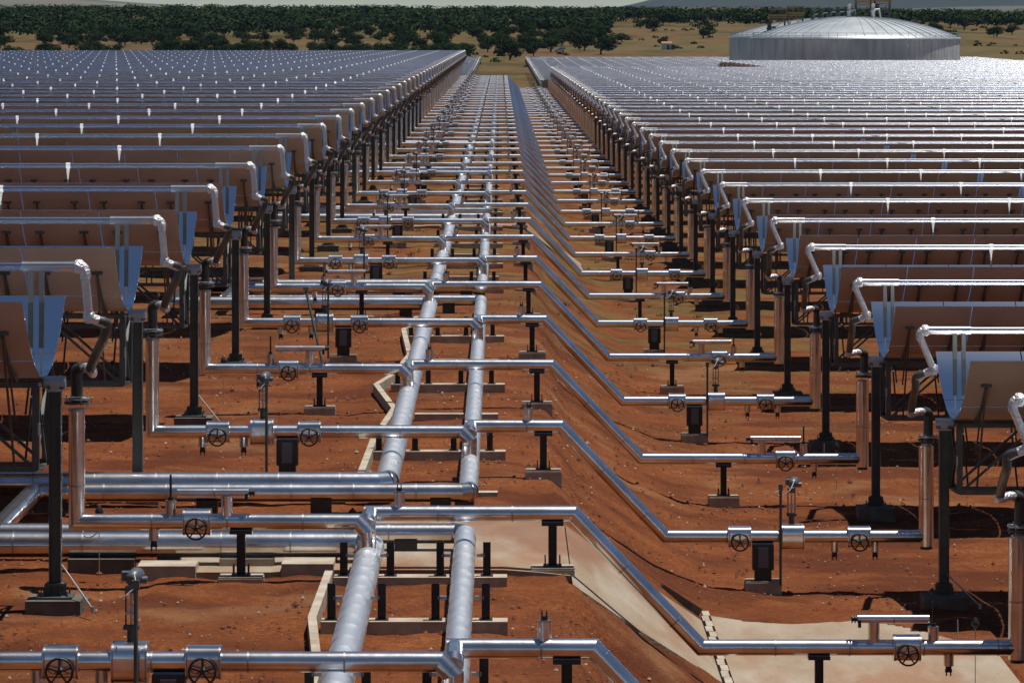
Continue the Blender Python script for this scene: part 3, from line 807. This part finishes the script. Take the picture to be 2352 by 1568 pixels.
# brace cables and sensors on the ends of the near rows
for i, (x, y, z) in enumerate([(-6.85, 61.0, 0), (-6.85, 74.7 + 13.77, 0), (8.55, 76.0, -2.2)]):
    mb = MB(); mb.tube([(0, 0, 0.62), (0.62, -1.1, 0.06)], 0.016, M['galv'], 6); mb.lathe((0.62, -1.1, 0.0), [(0.03, 0), (0.03, .1)], M['galv'], 6)
    tag(ob('brace_rod', mb, None, (x, y, z)), ['thin slanting steel rod at the foot of the nearest left pylon', 'thin slanting steel rod at the foot of the third left pylon', 'thin slanting steel rod at the foot of the second right pylon'][i], 'brace rod')
for i, (x, y, z) in enumerate([(-6.55, 64.0, 0), (-6.50, 92.0, 0), (8.05, 93.8, -2.2), (8.05, 66.4, -2.2)]):
    mb = MB(); mb.lathe((0, 0, 0.95), [(0.015, 0), (0.07, .07), (0.07, .1), (0.02, .19)], M['black'], 6); mb.tube([(0, 0, 0), (0, 0, .98)], 0.008, M['wire'], 5)
    mb.curve([(-.3, 0, 1.1), (-.28, 0, .7), (-.15, 0, .62), (-.02, 0, .72), (0, 0, .96)], 0.01, M['wire'], 5)
    tag(ob('sensor_probe', mb, None, (x, y, z)), ['small black sensor with looped wire beside the nearest left riser', 'small black sensor with wire beside the third left riser', 'small black sensor on the right beside the third riser', 'small black sensor beside the nearest right riser'][i], 'sensor')

# ------------------------------------------------------------------ stones and weeds
def scatter():
    mb = MB(); ms = [mat('pale_stone', (0.36, 0.27, 0.19), 0.9), mat('red_clod', (0.20, 0.066, 0.025), 0.95, var=(0.11, 0.034, 0.014), vscale=2.0), mat('grey_stone', (0.32, 0.26, 0.21), 0.9)]
    n = 0
    while n < 15000:
        y = 44 + 86 * random.random() ** 1.15; hw = y * 0.14; x = random.uniform(-hw, hw)
        if in_slab(x, y) and (x > 1 or y < 71.5) and random.random() < .9: continue
        dens = 0.35 + 1.2 * max(0, noise.noise(Vector((x * .5, y * .4, 3)))) + (0.5 if 1.0 < x < 2.2 or 3.8 < x < 4.6 else 0)
        if random.random() > dens: continue
        s = 0.010 + 0.03 * random.random() ** 4 + (0.03 if random.random() < .02 else 0)
        c = Vector((x, y, gz(x, y) + 0.0)); m = ms[random.choices((0, 1, 2), (1.6, 9, 1.2))[0]]
        if m is ms[1]: s *= 1.5
        vs = [c + Vector((random.uniform(.7, 1.2) * s * a, random.uniform(.7, 1.2) * s * b, random.uniform(.5, .9) * s * d)) for a, b, d in ((1, 0, 0), (-1, 0, 0), (0, 1, 0), (0, -1, 0), (0, 0, 1.2), (0, 0, -.5))]
        mb.add(vs, [(0, 2, 4), (2, 1, 4), (1, 3, 4), (3, 0, 4), (2, 0, 5), (1, 2, 5), (3, 1, 5), (0, 3, 5)], m); n += 1
    tag(ob('loose_stones', mb), 'loose stones and clods scattered over the red soil', 'stones', kind='stuff')
    mb = MB(); wm = [mat('weed_green', (0.055, 0.085, 0.02), 0.8), mat('weed_dry', (0.24, 0.18, 0.07), 0.85)]
    for _ in range(620):
        y = 78 + 170 * random.random() ** .8; x = random.uniform(-7, 8.4)
        if noise.noise(Vector((x * .3, y * .12, 11))) < 0.02: continue
        if in_slab(x, y): continue
        m = wm[0] if random.random() < .55 else wm[1]; sz = random.uniform(.04, .09) * (1 + (y > 110) * 1.0)
        for b in range(22):
            a = random.uniform(0, 6.28); rr = random.uniform(0, sz * 1.3); c = Vector((x + rr * math.cos(a), y + rr * math.sin(a), gz(x, y) - .02))
            d = Vector((math.cos(a), math.sin(a), 0)); s = Vector((-d.y, d.x, 0)) * sz * .12
            tip = c + d * sz * .4 + Vector((0, 0, sz * random.uniform(.5, 1.1)))
            mb.add([c - s, c + s, tip], [(0, 1, 2)], m)
    tag(ob('weeds', mb), 'low green and dry weeds growing between the pipes', 'weeds', kind='stuff')
scatter()

# ------------------------------------------------------------------ storage tanks
def tank(x, y, r, zw, zt, label, seed, equip):
    zb = -12.0
    t = thing('storage_tank', label, 'tank', (x, y, zb), 'domed storage tanks')
    Mw = mat('tank_wall_metal', (0.74, 0.77, 0.79), 0.5, 0.25, var=(0.46, 0.50, 0.52), vscale=0.6, bump=0.35, bscale=1.2, stretch=(1, 1, 0.22), detail=6, rvar=.1)  # pale blotches imitate bright reflections, put into the wall colour
    Mr = mat('tank_roof_metal', (0.52, 0.55, 0.57), 0.45, 0.55, var=(0.38, 0.42, 0.45), vscale=0.25, bump=0.2, bscale=0.7)
    n = 120; mb = MB()
    mb.lathe((0, 0, 0), [(r, 0), (r, zw - zb)], Mw, n)
    for k in range(n):
        a = 2 * math.pi * (k + .5) / n; mb.box((r * math.cos(a), r * math.sin(a), (zw - zb) / 2), (0.06, 0.06, zw - zb), Mw, Matrix.Rotation(a, 3, 'Z'))
    ob('tank_wall', mb, t)
    mb = MB(); prof = [(r + .25, zw - zb), (r + .25, zw - zb + .25)]
    H = zt - zw - .3
    RR = (r * r + H * H) / (2 * H)
    for k in range(1, 13):
        a = r * (1 - k / 12.5); prof.append((a, zw - zb + .3 + H - (RR - math.sqrt(RR * RR - a * a))))
    mb.lathe((0, 0, 0), prof, Mr, 96); ob('tank_dome', mb, t)
    mb = MB()
    for k in range(48):
        a = 2 * math.pi * k / 48; P = []
        for q in range(9):
            rad = r * (1 - q / 9.0) ; P.append((rad * math.cos(a), rad * math.sin(a), zw - zb + .38 + H - (RR - math.sqrt(RR * RR - rad * rad))))
        for p, s in zip(P, P[1:]): mb.bar(p, s, 0.10, Mr)
    ob('roof_ribs', mb, t)
    mb = MB(); rl = r - .3
    for k in range(72):
        a = 2 * math.pi * k / 72; mb.bar((rl * math.cos(a), rl * math.sin(a), zw - zb + .2), (rl * math.cos(a), rl * math.sin(a), zw - zb + 1.35), 0.07, M['galv'])
    for h in (0.8, 1.35):
        P = [(rl * math.cos(2 * math.pi * k / 72), rl * math.sin(2 * math.pi * k / 72), zw - zb + h) for k in range(73)]
        for p, s in zip(P, P[1:]): mb.bar(p, s, 0.05, M['galv'])
    ob('roof_railing', mb, t)
    yl = mat('ochre_steel', (0.35, 0.20, 0.06), 0.6)
    for (ex, ey, ez, kind) in equip:
        mb = MB(); z0 = ez - zb
        if kind == 'frame':
            for a in (-1.6, 1.6):
                for b in (-1.2, 1.2): mb.box((ex + a, ey + b, z0 + 1.4), (0.22, 0.22, 7.0), M['steel'])
            mb.box((ex, ey, z0 + 2.2), (3.8, 2.8, .18), yl); mb.box((ex, ey, z0 + 3.3), (4.0, 3.0, .5), yl); mb.box((ex, ey, z0 + 4.7), (4.0, 3.0, .3), yl)
            mb.box((ex, ey - 1.3, z0 + 2.75), (3.8, .08, .3), yl); mb.bar((ex - 1.6, ey - 1.2, z0), (ex + 1.6, ey - 1.2, z0 + 2.2), .12, yl)
            ob('pump_frame', mb, t)
        else:
            mb.lathe((ex, ey, z0 - .8), [(.45, 0), (.45, 1.5), (.6, 1.6), (.6, 1.9), (.4, 2.0), (.4, 2.8), (.55, 2.9), (.3, 3.3)], M['white'] if kind == 'pump' else M['steel'], 12)
            mb.tube([(ex, ey, z0 + 1.2), (ex + 1.3, ey, z0 + 1.3), (ex + 1.6, ey, z0 - .6)], .18, M['white'] if kind == 'pump' else M['steel'], 8)
            ob('pump', mb, t)
    mb = MB(); 
    for q in range(7):
        a = -2.2 + q * .16; mb.box(((r * .93) * math.cos(a) , (r * .93) * math.sin(a), zw - zb + .8 ), (0.9, 0.3, 0.4), M['dark'] if q % 2 else M['galv'])
    return t
TY = 838.0; TX = (1966 - 1149) * TY / 9000; TRD = 239 * TY / 9000 * 0.997
tank(TX, TY + 1, TRD, 4.45, 9.25, 'larger looking domed metal storage tank in front, pumps on its crown', 1,
     [(1.5, -2, 9.6, 'frame'), (5.6, -1, 9.8, 'frame'), (-1.6, -3, 9.4, 'pump'), (3.4, -3.6, 9.5, 'pump'), (4.6, -1, 9.6, 'dark')])
tank(TX - 1.2, TY + 55, TRD * 1.02, 4.35, 8.9, 'second domed metal storage tank showing behind the left of the first', 2,
     [(-12.5, -12, 6.2, 'frame'), (-8.5, -12, 6.7, 'frame'), (-14.5, -13, 5.6, 'dark'), (-10, -13, 6.0, 'pump'), (-4.5, -10, 8.4, 'dark'), (-2.5, -10, 8.7, 'dark'), (-.5, -9, 8.9, 'dark'), (1.5, -8, 9.0, 'dark'), (3.5, -8, 9.0, 'dark')])

# ------------------------------------------------------------------ trees
Mleaf = [mat('oak_leaf', (0.016, 0.031, 0.013), 0.7), mat('oak_leaf_light', (0.036, 0.052, 0.018), 0.7), mat('oak_leaf_dark', (0.007, 0.017, 0.010), 0.7)]
for _m in Mleaf: _m.node_tree.nodes['Principled BSDF'].inputs['Specular IOR Level'].default_value = 0.0
Mbark = mat('oak_bark', (0.09, 0.065, 0.045), 0.9)
def tree_meshes(seed, leaves=1900):
    rn = random.Random(seed); cr = MB(); tr = MB()
    H = rn.uniform(5.8, 7.2); Wd = rn.uniform(3.8, 5.0)
    th = rn.uniform(0.9, 1.5)
    tr.tube([(0, 0, -.3), (.1, 0, th * .5), (rn.uniform(-.2, .3), 0.1, th)], [0.36, 0.28, 0.22], Mbark, 7)
    lobes = []
    for i in range(rn.randint(8, 12)):
        a = rn.uniform(0, 6.28); q = rn.uniform(.25, .78) * Wd
        c = Vector((q * math.cos(a), q * math.sin(a), th + rn.uniform(.6, H - th - 1.2))); lobes.append((c, rn.uniform(1.3, 2.2)))
        tr.tube([(0, 0, th * .85), (c.x * .45, c.y * .45, th + (c.z - th) * .4), c], [.17, .1, .04], Mbark, 5)
    lobes.append((Vector((0, 0, H - 2.3)), 2.5))
    for _ in range(leaves):
        c, r = rn.choice(lobes)
        d = Vector((rn.gauss(0, 1), rn.gauss(0, 1), rn.gauss(0, 1))).normalized(); d.z = d.z * .8 if d.z > 0 else d.z * .55
        p = c + d * r * rn.uniform(.72, 1.08)
        n = (d + Vector((rn.uniform(-.5, .5), rn.uniform(-.5, .5), rn.uniform(-.3, .6)))).normalized()
        u = n.orthogonal().normalized(); w = n.cross(u); s = rn.uniform(.17, .34)
        k = rn.random(); m = Mleaf[0] if k < .55 else (Mleaf[1] if k < .8 else Mleaf[2])
        cr.add([p - u * s, p - w * s * .7, p + u * s, p + w * s * .7], [(0, 1, 2, 3)], m)
    return tr.mesh('trunk'), cr.mesh('crown')
TREES = [tree_meshes(s) for s in range(8)]
pts = []
def okp(x, y, d):
    return all((x - a) ** 2 + (y - b) ** 2 > d * d for a, b in pts)
def px(xd, y): return (xd - 1149) * y / 9000
def tree(x, y, s, label, group):
    t = thing('oak_tree', label, 'tree', (x, y, gz(x, y)), group)
    s *= .88; t.scale = (s * random.uniform(.85, 1.2), s * random.uniform(.85, 1.2), s * random.uniform(.75, 1.15)); t.rotation_euler.z = random.uniform(0, 6.28)
    a, b = random.choice(TREES); ob('trunk', a, t); ob('crown', b, t); pts.append((x, y))
# hand-placed oaks one can tell apart
for xd, y, s, lb in [(1172, 1480, 1.25, 'big oak standing alone at the far end of the pipe corridor'), (1060, 1500, 1.15, 'dark oak just right of the end of the left trough field'),
        (1120, 1600, 1.1, 'oak between the field end and the dirt track'), (1380, 1560, 1.3, 'broad oak standing right of the white car'), (1330, 1640, 1.1, 'rounded oak behind the white car'),
        (1265, 1600, 1.2, 'dense oak left of the white car'), (1225, 1530, 1.05, 'dark oak beside the track behind the corridor'), (1615, 1850, 1.45, 'large round oak in the dry field left of the tanks'),
        (1500, 2000, 1.2, 'oak standing in the dry field beyond the right trough field'), (1525, 1700, .8, 'small oak next to the white hut'), (2290, 1900, 1.0, 'small oak in the field right of the tanks'),
        (2215, 2100, 1.3, 'oak against the tree line just right of the tanks')]:
    tree(px(xd, y), y, s, lb, None)
n = 0; tries = 0
while n < 286 and tries < 20000:
    tries += 1
    y = 1400 + 900 * random.random() ** 1.2; xd = random.uniform(-40, 2400)
    x = px(xd, y)
    if xd > 1085 and xd < 1150 and y < 1700: continue
    if xd > 1400:
        if random.random() < .82 or y < 1750: continue
    if noise.noise(Vector((x * .014, y * .010, 5))) < -0.12: continue
    if y < 1600 and 1180 < xd < 1420 and random.random() < .7: continue
    if not okp(x, y, 9.5): continue
    tree(x, y, random.uniform(.85, 1.3), ('dark holm oak %s, %s' % ('low on the wooded slope' if y < 1600 else ('halfway up the wooded slope' if y < 1900 else 'high on the wooded slope'), 'at the far left edge of the view' if xd < 90 else 'near the left edge of the view' if xd < 200 else 'above the left part of the left field' if xd < 320 else 'left of the middle of the left field' if xd < 450 else 'above the middle of the left field' if xd < 700 else 'right of the middle of the left field' if xd < 850 else 'above the right part of the left field' if xd < 1000 else 'beyond the pipe corridor' if xd < 1200 else 'right of the corridor end' if xd < 1290 else 'above the start of the right field')) if xd < 1400 else 'scattered holm oak in the dry field, %s, %s' % ('left of the tanks' if xd < 1690 else 'behind the tanks' if xd < 2210 else 'right of the tanks', 'nearer half' if y < 2030 else 'farther half'), 'oaks on the slope beyond the fields' if xd < 1400 else 'oaks in the dry fields'); n += 1
# the far wood as one mass
def far_wood():
    mb = MB(); cnt = 0
    while cnt < 1700:
        y = 1900 + 850 * random.random() ** 1.0; xd = random.uniform(-120, 2480); x = px(xd, y)
        dens = 1.0
        if xd > 1400 and y < 2120: continue
        if random.random() > dens: continue
        z = gz(x, y); s = random.uniform(.9, 1.35)
        for b in range(60):
            d = Vector((random.gauss(0, 1), random.gauss(0, 1), random.gauss(0, 1))).normalized()
            lob = Vector((random.choice((-1.6, 0, 1.6)), random.choice((-1.2, 1.2)), random.choice((-.4, .5))))
            p = Vector((x, y, z + 4.1 * s)) + (lob + Vector((d.x * 2.6, d.y * 2.6, d.z * 2.1))) * s
            nn = (d + Vector((0, 0, .4))).normalized(); u = nn.orthogonal().normalized(); w = nn.cross(u); q = random.uniform(.5, 1.0) * s
            k = random.random(); m = Mleaf[0] if k < .6 else (Mleaf[1] if k < .8 else Mleaf[2])
            mb.add([p - u * q, p - w * q * .7, p + u * q, p + w * q * .7], [(0, 1, 2, 3)], m)
        cnt += 1
    tag(ob('far_wood', mb), 'dark mass of holm oak wood on the far slope', 'wood', kind='stuff')
far_wood()

# ------------------------------------------------------------------ car, hut
def car():
    y = 1600; x = px(1286, y); t = thing('parked_car', 'small white car parked at the edge of the oaks', 'car', (x, y, gz(x, y)))
    wp = mat('white_car_paint', (0.8, 0.8, 0.8), 0.25); gl = mat('car_glass', (0.02, 0.025, 0.03), 0.1)
    mb = MB(); prof = [(-2.2, .35), (-2.2, .95), (-1.3, 1.05), (-.7, 1.6), (1.2, 1.6), (1.9, 1.05), (2.2, .95), (2.2, .35)]
    v = [(a, -.85, b) for a, b in prof] + [(a, .85, b) for a, b in prof]; k = len(prof)
    mb.add(v, [tuple(range(k)), tuple(range(k, 2 * k))[::-1]] + [(i, (i + 1) % k, k + (i + 1) % k, k + i)[::-1] for i in range(k)], wp); ob('body', mb, t)
    mb = MB(); mb.add([(-1.1, -.86, 1.08), (1.6, -.86, 1.08), (1.1, -.86, 1.5), (-.65, -.86, 1.5)], [(0, 1, 2, 3)], gl); ob('window', mb, t)
    for a in (-1.35, 1.35):
        for b in (-.8, .8):
            mb = MB(); mb.lathe((a, b - .1, .33), [(.33, 0), (.33, .2)], M['black'], 14, (0, 1, 0)); ob('wheel', mb, t)
car()
def hut():
    y = 1640; x = px(1531, y); t = thing('field_hut', 'tiny pale hut in the dry field left of the tanks', 'hut', (x, y, gz(x, y)))
    wl = mat('whitewash', (0.6, 0.58, 0.54), 0.9); mb = MB(); mb.box((0, 0, 1.2), (4, 3, 2.8), wl); ob('wall', mb, t)
    mb = MB(); mb.add([(-2.2, -1.7, 2.6), (2.2, -1.7, 2.6), (2.2, 0, 3.4), (-2.2, 0, 3.4), (-2.2, 1.7, 2.6), (2.2, 1.7, 2.6)], [(0, 1, 2, 3), (3, 2, 5, 4), (0, 3, 4), (1, 5, 2)], mat('clay_tile', (0.3, .14, .08), .9)); ob('roof', mb, t)
    mb = MB(); mb.box((.6, -1.52, .95), (.9, .05, 2.0), M['dark']); ob('door', mb, t)
hut()

# ------------------------------------------------------------------ haze
def haze():
    mb = MB(); mb.box((0, 7500, 85), (12000, 15400, 250), None)
    me = bpy.data.meshes.new('haze'); me.from_pydata(mb.v, [], mb.f)
    m = bpy.data.materials.new('haze_air'); m.use_nodes = True; n = m.node_tree.nodes; n.remove(n['Principled BSDF'])
    v = n.new('ShaderNodeVolumePrincipled'); v.inputs['Density'].default_value = 1.0e-5; v.inputs['Color'].default_value = (0.45, 0.66, 0.95, 1)
    m.node_tree.links.new(v.outputs[0], n['Material Output'].inputs['Volume']); me.materials.append(m)
    tag(ob('haze', me), 'thin blue haze filling the air', 'haze', kind='stuff')
haze()

mb = MB(); mb.tube([(-5.13, 103.4, 1.9), (-4.62, 102.6, -0.1)], 0.035, M['steel'], 8); mb.box((-5.13, 103.4, 1.95), (.14, .10, .06), M['steel'])
tag(ob('leaning_pole', mb), 'dark pole leaning against the fifth crossing pipe, left of the headers', 'pole')

def scrub():
    mb = MB(); rn = random.Random(5)
    for _ in range(420):
        y = rn.uniform(1380, 2600); xd = rn.uniform(1080, 2420); x = px(xd, y)
        if noise.noise(Vector((x * .006, y * .012, 31))) < 0.0: continue
        z = gz(x, y); s_ = rn.uniform(.5, 1.3)
        for b in range(26):
            d = Vector((rn.gauss(0, 1), rn.gauss(0, 1), abs(rn.gauss(0, .7)))).normalized(); p = Vector((x, y, z)) + Vector((d.x * 1.7, d.y * 1.7, d.z * 1.3)) * s_
            u = d.orthogonal().normalized(); w = d.cross(u); q = .45 * s_
            mb.add([p - u * q, p - w * q, p + u * q, p + w * q], [(0, 1, 2, 3)], Mleaf[rn.choice((0, 1, 2))])
    tag(ob('low_scrub', mb), 'low dark scrub dotted over the dry fields', 'scrub', kind='stuff')
scrub()
